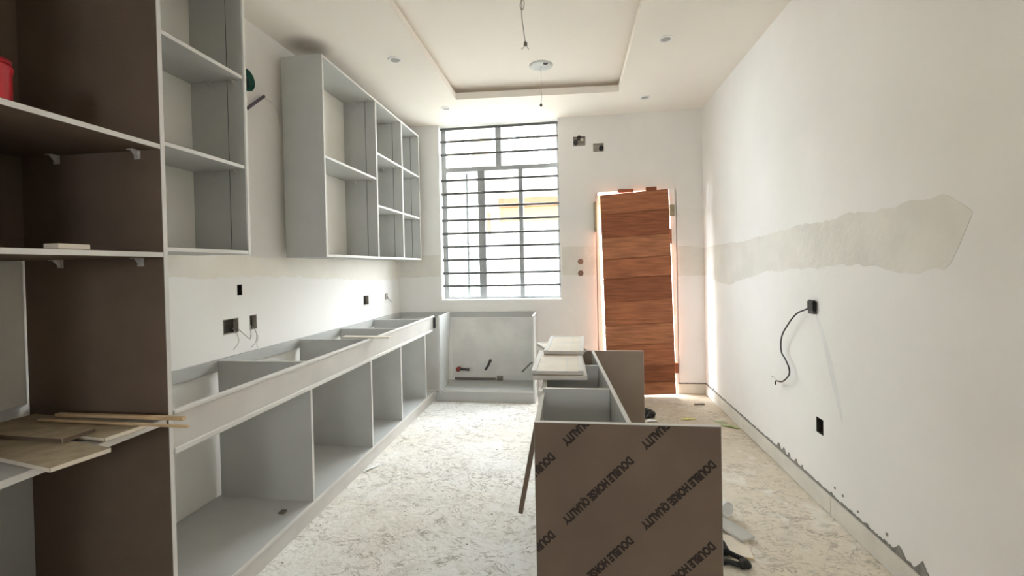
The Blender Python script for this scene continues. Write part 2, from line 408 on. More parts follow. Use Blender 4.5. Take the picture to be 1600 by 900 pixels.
# conduit boxes set into the wall holes
def wall_box(plane, u, v, a, b, parent, label, m=GALV, depth=0.035, name='socket_box', back=None):
    bm = bmesh.new(); t = 0.004
    def P(du, dv, n):     # n: into the wall
        if plane == 'L': return (xl(u)-n, u+du, v+dv)
        if plane == 'R': return (XR+n, u+du, v+dv)
        return (u+du, YB+n, v+dv)
    def bx(u0, u1, v0, v1, n0, n1, mi=0):
        hexa(bm, [P(u0, v0, n0), P(u1, v0, n0), P(u1, v0, n1), P(u0, v0, n1), P(u0, v1, n0), P(u1, v1, n0), P(u1, v1, n1), P(u0, v1, n1)], mi)
    bx(-a, a, -b, b, depth-t, depth, 1)
    bx(-a, -a+t, -b, b, 0, depth-t); bx(a-t, a, -b, b, 0, depth-t)
    bx(-a+t, a-t, -b, -b+t, 0, depth-t); bx(-a+t, a-t, b-t, b, 0, depth-t)
    o = finish(name, bm, [m, back or DARKHOLE], parent); o['label'] = label
    return o
wall_box('L', *HOLES_L[0], wall_left, 'small dark conduit hole', DARKHOLE, 0.06, 'conduit_hole')
bx2 = wall_box('L', *HOLES_L[1], wall_left, 'open double metal socket box with loose wires')
bx3 = wall_box('L', *HOLES_L[2], wall_left, 'open single metal socket box with loose wires')
wall_box('L', *HOLES_L[3], wall_left, 'open metal socket box near the corner')
wall_box('R', *HOLES_R[0], wall_right, 'open brown socket box low on the wall', DARKHOLE)
wall_box('B', *HOLES_B[0], wall_back, 'rough opening with pipe ends high on the wall', GALV, 0.03, 'vent_hole', GALV)
wall_box('B', *HOLES_B[1], wall_back, 'rough opening with dark pipe end high on the wall', GALV, 0.03, 'vent_hole', GALV)
for (dx, dz, m) in ((-0.035, -0.01, DARKHOLE), (0.028, 0.012, GALV), (0.0, 0.035, DARKHOLE)):
    bm = bmesh.new(); add_lathe(bm, [(0.022, -0.02), (0.022, 0.06)], (0.098+dx, YB+0.002, 2.655+dz), 12, 0, 'Y'); finish('pipe_end', bm, m, wall_back)
bm = bmesh.new(); add_lathe(bm, [(0.024, -0.012), (0.024, 0.06)], (0.325, YB, 2.572), 12, 0, 'Y'); finish('pipe_end', bm, BLACK, wall_back)
for z in (1.385, 1.262):
    bm = bmesh.new(); add_lathe(bm, [(0.018, -0.018), (0.027, -0.018), (0.03, 0.0), (0.03, 0.01)], (0.087, YB-0.002, z), 14, 0, 'Y'); o = finish('pipe_end', bm, COPPER, wall_back); o['label'] = 'capped copper-brown pipe end'
# green sleeve in the round-topped hole, purple conduit and pull wire on the left wall
bm = bmesh.new(); add_lathe(bm, [(0.066, -0.10), (0.066, 0.012), (0.060, 0.012), (0.058, -0.08)], (xl(2.54), 2.54, 2.535), 20, 0, 'X'); o = finish('pipe_sleeve', bm, GREEN, wall_left, smooth=True); o['label'] = 'dark green pipe sleeve in the wall'
bm = bmesh.new(); add_lathe(bm, [(0.067, -0.03), (0.067, 0.003), (0.108, 0.0015), (0.108, -0.03)], (xl(2.54), 2.54, 2.535), 28, 0, 'X'); finish('sleeve_surround', bm, WALL, wall_left)
bm = bmesh.new(); add_lathe(bm, [(0.106, -0.11), (0.106, -0.10), (0.02, -0.10)], (xl(2.54), 2.54, 2.535), 20, 0, 'X'); finish('sleeve_end', bm, DARKHOLE, wall_left)
tube('conduit_stub', [(xl(2.56)+0.012, 2.53, 2.355), (xl(2.6)+0.02, 2.60, 2.42), (xl(2.65)+0.015, 2.68, 2.485)], 0.009, PURPLE, wall_left)
tube('pull_wire', [(xl(2.68)+0.01, 2.68, 2.48), (xl(2.76)+0.03, 2.745, 2.455), (xl(2.82)+0.03, 2.79, 2.40), (xl(2.85)+0.02, 2.815, 2.335)], 0.0022, WIRE, wall_left)
def wl(y, z, o=0.012): return (xl(y)+o, y, z)
tube('loose_wire', [wl(2.40, 1.02, -0.02), wl(2.395, 0.985), wl(2.385, 0.94, 0.03), wl(2.355, 0.90, 0.02)], 0.0022, WIRE, wall_left)
tube('loose_wire', [wl(2.42, 1.03, -0.02), wl(2.44, 0.97, 0.03), wl(2.465, 0.945, 0.04), wl(2.485, 0.98, 0.03), wl(2.53, 1.01, -0.01)], 0.0025, WIRE, wall_left)
tube('loose_wire', [wl(2.54, 1.02, -0.02), wl(2.54, 0.98, 0.02), wl(2.525, 0.92, 0.03), wl(2.50, 0.89, 0.02)], 0.0022, WIRE, wall_left)
tube('loose_wire', [wl(2.56, 1.0, -0.02), wl(2.555, 0.95, 0.02), wl(2.55, 0.90, 0.015), wl(2.55, 0.875, 0.02)], 0.002, WIRE, wall_left)
tube('loose_wire', [wl(4.45, 1.085, 0.0), wl(4.45, 1.04, 0.03), wl(4.49, 1.015, 0.03), wl(4.54, 1.0, 0.02)], 0.004, mat('grey_cable', (0.25, 0.24, 0.24), 0.5), wall_left)
bm = bmesh.new(); abox(bm, xl(4.44)-0.01, xl(4.44)+0.012, 4.425, 4.475, 1.035, 1.095); finish('wire_stub', bm, GALV, wall_left)

# black junction box and cable on the right wall
t_ = thing('junction_box', (XR, 2.70, 1.05), 'small black junction box on the white wall with a dangling cable', 'junction box')
bm = bmesh.new()
abox(bm, XR-0.022, XR+0.0, 2.670, 2.738, 1.062, 1.126); bmesh.ops.bevel(bm, geom=list(bm.edges), offset=0.006, segments=2, affect='EDGES')
finish('box_body', bm, BLACK, t_)
bm = bmesh.new(); abox(bm, XR-0.018, XR, 2.676, 2.732, 1.050, 1.066); finish('box_rim', bm, mat('dark_grey_plastic', (0.06, 0.06, 0.058), 0.5), t_)
from_px = [(2.735, 1.075, 0.018), (2.83, 1.035, 0.035), (2.93, 0.955, 0.04), (3.01, 0.87, 0.04), (3.04, 0.775, 0.03), (2.985, 0.735, 0.03), (2.94, 0.69, 0.03), (2.945, 0.645, 0.03), (3.03, 0.585, 0.03), (3.12, 0.565, 0.03), (3.13, 0.54, 0.03)]
tube('cable', [(XR-o, y, z) for y, z, o in from_px], 0.0045, mat('grey_black_cable', (0.055, 0.055, 0.055), 0.45), t_)
tube('bare_strand', [(XR-0.03, 3.10, 0.57), (XR-0.03, 3.16, 0.585), (XR-0.028, 3.19, 0.575)], 0.003, WIRE, t_)

# ------------------------------------------------------------------ window
wt = bmesh.new()
x0, x1, z0, z1 = WIN
fw = 0.05; FY0, FY1 = 4.905, 4.955
abox(wt, x0, x0+fw, FY0, FY1, z0, z1); abox(wt, x1-0.022, x1, FY0, FY1, z0, z1)
abox(wt, x0+fw, x1-0.022, FY0, FY1, z0, z0+0.028); abox(wt, x0+fw, x1-0.022, FY0, FY1, z1-0.02, z1)
window = struct('window_1', wt, ALU, None)
tag(window, 'tall grey aluminium sliding window with horizontal burglar bars')
def wpart(name, b, m, label=None):
    bm = bmesh.new(); abox(bm, *b); bmesh.ops.bevel(bm, geom=list(bm.edges), offset=0.003, segments=1, affect='EDGES')
    o = struct(name, bm, m, window)
    if label: o['label'] = label
    return o
ZT = 2.44
wpart('transom', (x0+fw, x1-0.022, 4.895, 4.965, ZT-0.025, ZT+0.025), ALU)
wpart('mullion', (-0.818, -0.752, 4.90, 4.96, ZT+0.025, z1-0.02), ALU)
wpart('mullion', (-1.028, -0.945, 4.90, 4.96, z0+0.028, ZT-0.025), ALU)
wpart('mullion', (-0.572, -0.521, 4.90, 4.96, z0+0.028, ZT-0.025), ALU)
wpart('sash_stile', (-1.178, -1.150, 4.962, 4.985, z0+0.03, ZT-0.03), ALU)
for (a, b, c, d) in ((x0+fw, -0.818, ZT+0.025, z1-0.02), (-0.752, x1-0.022, ZT+0.025, z1-0.02), (x0+fw, -1.028, z0+0.028, ZT-0.025), (-0.945, -0.572, z0+0.028, ZT-0.025), (-0.521, x1-0.022, z0+0.028, ZT-0.025)):
    bm = bmesh.new(); abox(bm, a, b, 4.928, 4.932, c, d); struct('pane', bm, GLASS, window)
BAR_Z = [2.886, 2.748, 2.604, 2.317, 2.170, 2.022, 1.874, 1.727, 1.581, 1.434, 1.286, 1.143]
barmesh = None
for z in BAR_Z:
    if barmesh is None:
        bm = bmesh.new(); add_tube(bm, [(x0-0.01, 0, 0), (x1+0.01, 0, 0)], 0.0138, 10, 0)
        me = bpy.data.meshes.new('burglar_bar'); bmesh.ops.recalc_face_normals(bm, faces=bm.faces); bm.to_mesh(me); bm.free(); me.materials.append(STEEL); barmesh = me
        for p in me.polygons: p.use_smooth = True
    o = bpy.data.objects.new('burglar_bar', barmesh); COL.objects.link(o); o.parent = window; o.location = (0, 4.868, z)
SILLM = mat('bright_sill_paint', (0.86, 0.85, 0.82), 0.7, 0.02, 4)
bm = bmesh.new(); abox(bm, x0-0.02, x1+0.02, YB-0.012, FY0, z0-0.02, z0+0.001); struct('trim_1', bm, SILLM)
bm = bmesh.new(); abox(bm, x0-0.018, x0+0.001, YB-0.006, FY0, z0+0.001, 2.44); struct('trim_2', bm, SILLM)

# ------------------------------------------------------------------ timber door standing in the doorway
dt = thing('door', (0.66, 4.70, 0.0), 'red-brown timber plank door leaning in the bright back doorway', 'door', kind='thing')
bm = bmesh.new(); poly_prism(bm, [(0.255, YB, 0.0), (0.322, YB, 0.0), (0.279, YB, 2.105), (0.255, YB, 2.105)], (0, 0.12, 0)); struct('jamb_fill', bm, WALL, wall_back)
bm = bmesh.new(); poly_prism(bm, [(1.072, YB, 0.0), (1.044, YB, 0.0), (1.002, YB, 2.105), (1.072, YB, 2.105)], (0, 0.12, 0)); struct('jamb_fill', bm, WALL, wall_back)
# leaning: corners of the panel in its plane, bottom further into the room than the top
TL, TR_, BR, BL = Vector((0.2965, 4.690, 2.066)), Vector((0.981, 4.725, 2.096)), Vector((1.012, 4.665, 0.022)), Vector((0.335, 4.645, 0.008))
cuts = [2.09, 1.886, 1.644, 1.422, 1.225, 0.989, 0.746, 0.542, 0.325, 0.160, 0.030]
def on_door(s, z, o=0.0):
    t = (z-0.03)/(2.09-0.03)
    a = BL.lerp(TL, t); b = BR.lerp(TR_, t); p = a.lerp(b, s); return Vector((p.x, p.y-o, p.z))
for i, (zt, zb) in enumerate(zip(cuts, cuts[1:])):
    th = 0.030; g = 0.0
    ha = random.uniform(-0.006, 0.006); o1 = [0.0, 0.009, 0.002, 0.012, 0.003, 0.0, 0.010, 0.002, 0.009, 0.0, 0.008][i]
    bm = bmesh.new()
    hexa(bm, [on_door(0, zb+g-0.006, o1), on_door(1, zb+g+0.006, o1), on_door(1, zb+g+0.006, -th), on_door(0, zb+g-0.006, -th),
              on_door(0, zt-g-0.006, o1), on_door(1, zt-g+0.006, o1), on_door(1, zt-g+0.006, -th), on_door(0, zt-g-0.006, -th)])
    bmesh.ops.bevel(bm, geom=list(bm.edges), offset=0.0055, segments=1, affect='EDGES')
    finish('plank', bm, WOOD[[0, 1, 2, 0, 1, 0, 2, 0, 1, 2, 0][i]], dt)
def cleat(px0, px1, z0_, z1_, y0_, y1_, m, name='cleat'):
    bm = bmesh.new(); abox(bm, px0, px1, y0_, y1_, z0_, z1_); bmesh.ops.bevel(bm, geom=list(bm.edges), offset=0.003, segments=1, affect='EDGES')
    finish(name, bm, m, dt)
cleat(0.232, 0.260, 1.69, 2.00, 4.705, 4.797, RAWBOARD)
cleat(0.992, 1.042, 1.83, 1.945, 4.735, 4.797, RAWBOARD)
cleat(0.975, 1.012, 1.55, 1.70, 4.752, 4.79, WOOD[1])
cleat(1.008, 1.048, 0.23, 0.335, 4.715, 4.79, WOOD[1])
cleat(0.485, 0.64, 2.088, 2.122, 4.75, 4.79, WOOD[1]); cleat(0.765, 0.87, 2.09, 2.135, 4.75, 4.79, WOOD[1])

# ------------------------------------------------------------------ ceiling fittings
def downlight(x, y, label):
    t = thing('downlight', (x, y, ZC), label, 'downlight', 'recessed downlights in the ceiling')
    bm = bmesh.new(); add_lathe(bm, [(0.034, 0.0), (0.036, -0.006), (0.047, -0.007), (0.052, -0.002), (0.052, 0.0)], (x, y, ZC), 28); finish('trim_ring', bm, WHITEP, t, smooth=True)
    bm = bmesh.new(); add_lathe(bm, [(0.035, -0.0015), (0.03, -0.0008)], (x, y, ZC), 24); finish('lens', bm, mat('unlit_lens', (0.42, 0.41, 0.38), 0.4), t)
downlight(-1.285, 3.227, 'round unlit downlight in the soffit above the larger wall cabinet, nearer one')
downlight(-1.20, 4.295, 'round unlit downlight in the soffit above the window, at its left end')
downlight(0.676, 3.268, 'round unlit downlight right of the ceiling tray, the nearer of two')
downlight(0.709, 4.37, 'round unlit downlight right of the ceiling tray, close to the back wall')
ZT2 = ZC+0.100
t_ = thing('ceiling_box', (-0.225, 3.75, ZT2), 'pale round ceiling box in the tray with a loose hanging wire', 'ceiling box')
bm = bmesh.new(); add_lathe(bm, [(0.0, -0.004), (0.05, -0.006), (0.082, -0.012), (0.095, -0.006), (0.098, 0.0)], (-0.225, 3.75, ZT2), 28); finish('cover', bm, mat('blue_grey_cover', (0.55, 0.57, 0.56), 0.5), t_, smooth=True)
bm = bmesh.new(); add_lathe(bm, [(0.02, -0.012), (0.02, -0.006)], (-0.185, 3.70, ZT2), 14); finish('cover_hole', bm, DARKHOLE, t_)
tube('wire', [(-0.225, 3.75, ZT2-0.01), (-0.228, 3.752, 2.86), (-0.224, 3.75, 2.75), (-0.232, 3.75, 2.70)], 0.002, WIRE, t_)
bm = bmesh.new(); add_lathe(bm, [(0.004, 0.0), (0.011, 0.008), (0.011, 0.02), (0.003, 0.03)], (-0.232, 3.75, 2.672), 10); finish('wire_nut', bm, mat('brown_connector', (0.16, 0.14, 0.11), 0.5), t_, smooth=True)
t_ = thing('pendant_cord', (-0.255, 2.60, ZT2), 'thin pale lighting cord with a knot hanging bare from the ceiling tray', 'light cord')
tube('cord', [(-0.255, 2.60, ZT2), (-0.258, 2.60, 2.91), (-0.262, 2.60, 2.80), (-0.252, 2.60, 2.70), (-0.245, 2.60, 2.645)], 0.003, mat('cord_grey', (0.34, 0.32, 0.28), 0.5), t_)
tube('cord_loop', [(-0.258, 2.60, 2.905), (-0.247, 2.60, 2.875), (-0.252, 2.60, 2.84), (-0.263, 2.60, 2.832), (-0.270, 2.60, 2.86), (-0.258, 2.60, 2.905)], 0.0028, MATS['cord_grey'], t_)
bm = bmesh.new(); add_lathe(bm, [(0.004, 0.028), (0.010, 0.02), (0.011, 0.006), (0.005, 0.0)], (-0.244, 2.60, 2.622), 12); finish('connector', bm, MATS['brown_connector'], t_, smooth=True)
tube('bare_strand', [(-0.246, 2.60, 2.63), (-0.258, 2.60, 2.612), (-0.268, 2.60, 2.606)], 0.0022, WIRE, t_)
tube('bare_strand', [(-0.242, 2.60, 2.63), (-0.232, 2.60, 2.615), (-0.226, 2.60, 2.60)], 0.0022, WIRE, t_)

# ------------------------------------------------------------------ shelf bracket shared by all cabinets
bm = bmesh.new()
abox(bm, -0.012, 0.012, -0.003, 0.0, -0.030, 0.0); abox(bm, -0.012, 0.012, -0.030, -0.003, -0.003, 0.0)
hexa(bm, [(-0.002, -0.003, -0.026), (0.002, -0.003, -0.026), (0.002, -0.003, -0.003), (-0.002, -0.003, -0.003), (-0.002, -0.006, -0.024), (0.002, -0.006, -0.024), (0.002, -0.026, -0.003), (-0.002, -0.026, -0.003)])
bmesh.ops.recalc_face_normals(bm, faces=bm.faces)
BRACKET = bpy.data.meshes.new('shelf_bracket'); bm.to_mesh(BRACKET); bm.free(); BRACKET.materials.append(mat('grey_plastic_bracket', (0.5, 0.48, 0.45), 0.5))
def bracket(x, y, z, parent, flip=False):
    o = bpy.data.objects.new('shelf_bracket', BRACKET); COL.objects.link(o); o.parent = parent
    o.location = Vector((x, y, z))-OFF[parent.name]
    if flip: o.rotation_euler = (0, 0, math.pi)
    OFF[o.name] = OFF[parent.name]

# ------------------------------------------------------------------ tall open shelf unit (nearest, left)
tu = thing('tall_shelf_unit', (-1.70, 1.0, 0.0), 'tall open shelf unit of dark brown board, nearest on the left wall', 'shelf unit')
BX = -1.985; t = 0.018
board('side_panel', (BX, XC, 1.386, 1.404, 0.0, 2.80), tu, GREY, EDGE, {'-Y': BROWN})
board('side_panel', (BX, XC, 0.52, 0.538, 0.0, 2.80), tu, BROWN, EDGE)
for z in (1.80, 1.425):
    sh = board('shelf', (BX+0.01, XC, 0.538, 1.386, z-t, z), tu, BROWN, EDGE)
    for x in (-1.83, -1.50): bracket(x, 1.386, z-t, tu)
board('top_panel', (BX, XC, 0.538, 1.386, 2.782, 2.80), tu, BROWN, EDGE)
board('worktop', (BX+0.012, XC-0.008, 0.538, 1.386, 0.822, 0.843), tu, GREY, EDGE)
board('back_panel', (BX-0.004, BX+0.004, 0.538, 1.386, 1.43, 2.78), tu, BROWN, BROWN)
o = board('back_panel', (BX-0.006, BX+0.012, 0.538, 1.372, 0.885, 1.402), tu, BACK, EDGE); o['label'] = 'pale grey-white back board'
board('back_panel', (BX-0.004, BX+0.004, 0.538, 1.386, 0.1, 0.82), tu, GREY, EDGE)
board('bottom_panel', (BX, XC, 0.538, 1.386, 0.085, 0.103), tu, BROWN, EDGE)

# red container, small block, loose offcuts on the unit
t_ = thing('red_canister', (-1.565, 1.075, 1.80), 'red plastic canister on the upper shelf of the tall brown unit', 'canister')
bm = bmesh.new(); add_lathe(bm, [(0.010, 0.0), (0.040, 0.0), (0.046, 0.004), (0.046, 0.012), (0.043, 0.018), (0.043, 0.112), (0.046, 0.118), (0.046, 0.128), (0.041, 0.134)], (-1.567, 1.03, 1.8012), 28); finish('canister_body', bm, RED, t_, smooth=True)
bm = bmesh.new(); add_lathe(bm, [(0.041, 0.134), (0.043, 0.135), (0.043, 0.147), (0.036, 0.150), (0.010, 0.150)], (-1.567, 1.03, 1.8012), 28); finish('canister_lid', bm, mat('dark_red_plastic', (0.36, 0.01, 0.02), 0.35), t_, smooth=True)
def loose(name, bounds, m, label, cat, rot=0.0, edge=None, group=None, tilt=(0, 0), bevel=0.0015):
    x0, x1, y0, y1, z0, z1 = bounds; c = Vector(((x0+x1)/2, (y0+y1)/2, z0))
    M = Matrix.Translation(c) @ Matrix.Rotation(rot, 4, 'Z') @ Matrix.Rotation(tilt[0], 4, 'X') @ Matrix.Rotation(tilt[1], 4, 'Y') @ Matrix.Translation(-c)
    o = board(name, bounds, None, m, edge or m, None, bevel, lambda p: M @ p, origin=c)
    return tag(o, label, cat, group)
loose('wood_block', (-1.475, -1.425, 1.075, 1.160, 1.4255, 1.4415), CREAM, 'small pale wood block on the lower shelf of the tall brown unit', 'wood block')
OG = 'board offcuts on the tall unit worktop'
loose('board_offcut', (-1.90, -1.32, 1.03, 1.165, 0.844, 0.858), RAWBOARD, 'wide tan board offcut on the tall unit worktop, its corner overhanging most', 'board', -0.20, CREAM, OG)
loose('board_offcut', (-1.93, -1.40, 1.20, 1.325, 0.844, 0.858), RAWBOARD, 'grey-tan board offcut at the back of the tall unit worktop', 'board', -0.12, CREAM, OG)
loose('board_offcut', (-1.93, -1.49, 1.13, 1.22, 0.859, 0.873), RAWBOARD, 'narrow dark board offcut topmost on the tall unit worktop pile', 'board', -0.05, BROWN, OG)
loose('timber_stick', (-1.80, -1.296, 1.325, 1.343, 0.859, 0.870), PINE, 'pale timber stick poking past the tall brown panel, thicker upper one', 'stick', -0.01, None, 'sticks on the tall unit worktop', (0, 0.0))
loose('timber_stick', (-1.80, -1.216, 1.268, 1.278, 0.8595, 0.868), PINE, 'thin dark-tipped stick poking past the tall brown panel, lower one', 'stick', -0.03, None, 'sticks on the tall unit worktop')

# ------------------------------------------------------------------ wall cabinets
def wall_cabinet(name, y0, y1, z0, z1, divs, shelves, label, xb, xf=-1.63, stile=True):
    c = thing(name, ((xb+xf)/2, (y0+y1)/2, z0), label, 'wall cabinet', 'open grey wall cabinets')
    t = 0.018
    board('side_panel', (xb, xf, y0, y0+t, z0, z1), c, GREY, EDGE)
    board('side_panel', (xb, xf, y1-t, y1, z0, z1), c, GREY, EDGE)
    board('top_panel', (xb, xf, y0+t, y1-t, z1-t, z1), c, GREY, EDGE)
    board('bottom_panel', (xb, xf, y0+t, y1-t, z0, z0+t), c, GREY, EDGE)
    board('back_panel', (xb, xb+0.006, y0+t, y1-t, z0+t, z1-t), c, BACK, BACK)
    ys = [y0+t]
    for d in divs:
        board('divider', (xb+0.006, xf, d-t/2, d+t/2, z0+t, z1-t), c, GREY, EDGE); ys += [d-t/2, d+t/2]
    ys.append(y1-t)
    bays = list(zip(ys[0::2], ys[1::2]))
    for (a, b), zs in zip(bays, shelves):
        if stile:   # a batten of the same board down the front third of each bay's far side
            board('front_stile', (xf-0.088, xf-0.001, b-0.006, b, z0+t, z1-t), c, GREY, GREY, None, 0.001)
            bm = bmesh.new(); abox(bm, xf-0.094, xf-0.088, b-0.002, b, z0+t, z1-t); finish('groove', bm, MATS['dark_grey_plastic'], c)
        for z in zs:
            board('shelf', (xb+0.006, xf-0.004, a, b-(0.006 if stile else 0), z-t/2, z+t/2), c, GREY, EDGE)
        for z in [q-t/2 for q in zs]+[z1-t]:
            bracket(xf-0.05, b-(0.006 if stile else 0), z, c)
            bracket(xf-0.19, b, z, c)
    return c
wall_cabinet('wall_cabinet', 1.405, 2.100, 1.44, 2.80, [], [[2.332, 1.880]], 'narrow open grey wall cabinet beside the tall brown panel', -1.935)
wall_cabinet('wall_cabinet', 2.812, 4.72, 1.44, 2.795, [3.64, 4.22], [[2.117], [2.342, 1.892], [2.342, 1.892]], 'long open grey wall cabinet with eight cubbies, close to the window', -1.924)

# ------------------------------------------------------------------ base cabinet run
bc = thing('base_cabinet', (-1.70, 2.9, 0.0), 'long open-topped grey base cabinet run along the left wall', 'base cabinet')
Y0, Y1, H = 1.405, 4.40, 0.864; XB = -1.985
def bx(y): return xl(y)+0.004
board('plinth', (XC-0.022, XC-0.006, Y0, Y1-0.03, 0.0, 0.085), bc, FASCIA, FASCIA)
bm = bmesh.new(); hexa(bm, [(bx(Y0), Y0, 0.085), (XC, Y0, 0.085), (XC, Y1-0.02, 0.085), (bx(Y1), Y1-0.02, 0.085), (bx(Y0), Y0, 0.103), (XC, Y0, 0.103), (XC, Y1-0.02, 0.103), (bx(Y1), Y1-0.02, 0.103)])
finish('bottom_panel', bm, GREY, bc)
board('bottom_edge_band', (XC, XC+0.003, Y0, Y1-0.03, 0.084, 0.104), bc, EDGE, EDGE)
for d in (2.245, 2.972, 3.520, 4.128):
    x0, x1, x2 = bx(d)+0.019, XC-0.021, XC      # notched behind the front rail
    bm = bmesh.new(); P = [(x0, 0.103), (x2, 0.103), (x2, 0.707), (x1, 0.707), (x1, H-0.004), (x0, H-0.004)]
    poly_prism(bm, [(x, d-0.009, z) for x, z in P], (0, 0.018, 0))
    for f in bm.faces: f.normal_update(); f.material_index = 0 if abs(f.normal.y) > 0.9 else 1
    finish('divider', bm, [GREY, EDGE], bc)
board('front_rail', (XC-0.016, XC-0.004, Y0, Y1, 0.728, H-0.016), bc, FASCIA, FASCIA)
o = board('rail_top_lip', (XC-0.020, XC+0.004, Y0, Y1+0.02, H-0.016, H), bc, EDGE, EDGE, bevel=0.003); o['label'] = 'pale upper lip of the front rail'
o = board('rail_bottom_lip', (XC-0.018, XC+0.004, Y0, Y1-0.03, 0.708, 0.730), bc, EDGE, EDGE, bevel=0.003); o['label'] = 'pale lower lip of the front rail'
bm = bmesh.new(); hexa(bm, [(bx(Y0), Y0, 0.80), (bx(Y0)+0.018, Y0, 0.80), (bx(4.78)+0.018, 4.78, 0.80), (bx(4.78), 4.78, 0.80), (bx(Y0), Y0, H), (bx(Y0)+0.018, Y0, H), (bx(4.78)+0.018, 4.78, H), (bx(4.78), 4.78, H)])
finish('back_rail', bm, GREY, bc)
bm = bmesh.new(); abox(bm, XC-0.002, XC+0.004, Y1-0.005, Y1+0.06, 0.735, H-0.02); o = finish('gap_shade_strip', bm, BLACK, bc)  # black strip standing in for the shade of the open gap here
for (y, s) in ((2.0, 0.02),):
    bm = bmesh.new(); abox(bm, -1.52, -1.49, 2.10, 2.13, 0.103, 0.112); finish('screw_cap', bm, MATS['brown_connector'], bc)
loose('board_strip', (-1.64, -1.275, 2.985, 3.045, H, H+0.010), CREAM, 'thin pale board strip lying across the open base cabinet run', 'board', -0.06, FASCIA)

# ------------------------------------------------------------------ sink cabinet under the window
sc_ = thing('sink_cabinet', (-0.87, 4.6, 0.0), 'open-fronted grey sink cabinet under the window', 'base cabinet')
SY = 4.37
bm = bmesh.new()    # its left side stands out of plumb
hexa(bm, [(-1.352, SY, 0.085), (-1.334, SY, 0.085), (-1.334, 4.60, 0.085), (-1.352, 4.60, 0.085), (-1.352, SY, H), (-1.334, SY, H), (-1.334, 4.795, H), (-1.352, 4.795, H)])
bmesh.ops.bevel(bm, geom=list(bm.edges), offset=0.0015, segments=1, affect='EDGES')
finish('side_panel', bm, mat('pale_grey_panel', (0.66, 0.67, 0.67), 0.5, 0.03, 6), sc_)
board('side_panel', (-0.402, -0.384, SY, 4.795, 0.0, H-0.004), sc_, GREY, EDGE)
board('bottom_panel', (-1.36, -0.402, SY, 4.795, 0.100, 0.118), sc_, GREY, EDGE)
board('plinth', (-1.392, -0.402, SY+0.004, SY+0.02, 0.0, 0.100), sc_, GREY, GREY)
board('back_rail', (-1.90, -0.402, 4.777, 4.795, 0.803, H-0.002), sc_, GREY, GREY)
# water stubs in the sink bay
wv = thing('water_valve', (-1.22, 4.79, 0.24), 'red and black pipe valve on the wall inside the sink cabinet', 'valve')
bm = bmesh.new(); add_lathe(bm, [(0.018, 0.0), (0.018, -0.06), (0.026, -0.06), (0.026, -0.075), (0.014, -0.08)], (-1.25, 4.80, 0.243), 14, 0, 'Y'); finish('red_cap', bm, mat('dull_red_cap', (0.30, 0.06, 0.05), 0.5), wv, smooth=True)
bm = bmesh.new(); add_tube(bm, [(-1.25, 4.745, 0.243), (-1.155, 4.745, 0.240)], [0.014, 0.012], 10, 0); finish('valve_body', bm, MATS['dark_grey_plastic'], wv)
bm = bmesh.new(); add_lathe(bm, [(0.018, -0.012), (0.018, 0.012)], (-1.145, 4.745, 0.240), 12, 0, 'X'); finish('valve_end', bm, MATS['brown_connector'], wv)
ps = thing('pipe_stub', (-0.91, 4.79, 0.25), 'dark bent pipe stub on the wall inside the sink cabinet', 'pipe')
tube('bend', [(-0.905, 4.80, 0.325), (-0.905, 4.765, 0.325), (-0.925, 4.755, 0.28), (-0.955, 4.755, 0.235)], 0.013, MATS['dark_grey_plastic'], ps)
bm = bmesh.new(); add_lathe(bm, [(0.02, 0.0), (0.02, -0.012)], (-0.905, 4.80, 0.325), 14, 0, 'Y'); finish('flange', bm, GALV, ps)
tube('drain_pipe', [(-1.30, 4.782, 0.135), (-1.0, 4.782, 0.132), (-0.85, 4.782, 0.133)], 0.012, mat('grey_brown_pipe', (0.22, 0.19, 0.16), 0.6), sc_)
bm = bmesh.new(); add_lathe(bm, [(0.026, -0.03), (0.026, 0.03)], (-0.80, 4.775, 0.142), 12, 0, 'X'); finish('drain_tee', bm, MATS['grey_brown_pipe'], sc_)
bm = bmesh.new(); poly_prism(bm, [(-0.55, YB, 0.20), (-0.47, YB, 0.285), (-0.415, YB, 0.31), (-0.415, YB, 0.335), (-0.475, YB, 0.305), (-0.57, YB, 0.21)], (0, -0.003, 0)); finish('wall_crack', bm, CEMENT, wall_back)
bm = bmesh.new()
for (x, z, r) in [(-1.03, 0.515, 0.022), (-1.0, 0.53, 0.012), (-0.97, 0.45, 0.014), (-1.07, 0.62, 0.01), (-0.62, 0.60, 0.014), (-0.50, 0.66, 0.016)]:
    add_lathe(bm, [(r, 0.0), (r*0.7, -0.002)], (x, YB-0.0018, z), 7, 0, 'Y')
o = finish('plaster_chips', bm, STAIN, wall_back); o['kind'] = 'stuff'

# ------------------------------------------------------------------ island
isl = thing('island_cabinet', (0.14, 1.98, 0.0), 'open-topped brown board island with printed lettering on its front', 'island cabinet')
IY0, IY1, IH = 1.392, 2.590, 0.861
sk_ = lambda y: -(y-1.40)*0.046           # partition and left side run slightly askew
fp = board('front_panel', (-0.129, 0.429, IY0, IY0+0.018, 0.0, IH), isl, GREY, EDGE, {'-Y': BROWN, '+Z': EDGE})
board('end_panel', (-0.14, 0.386, IY1-0.018, IY1, 0.0, IH), isl, GREY, EDGE, {'-Y': mat('light_brown_board', (0.32, 0.255, 0.205), 0.7, 0.06, 4)})
def shear(a, b): return lambda p: (p.x+(a+(p.y-1.41)/(2.572-1.41)*(b-a)), p.y, p.z)
board('partition', (0.0, 0.016, IY0+0.018, IY1-0.018, 0.0, IH), isl, GREY, EDGE, None, 0.0012, shear(0.156, 0.098))
for d in (1.786, 2.205):
    q = (d-1.41)/(2.572-1.41)
    xp = 0.156+(0.098-0.156)*q
    board('divider', (-0.135, xp-0.001, d-0.009, d+0.009, 0.09, IH), isl, GREY, EDGE)
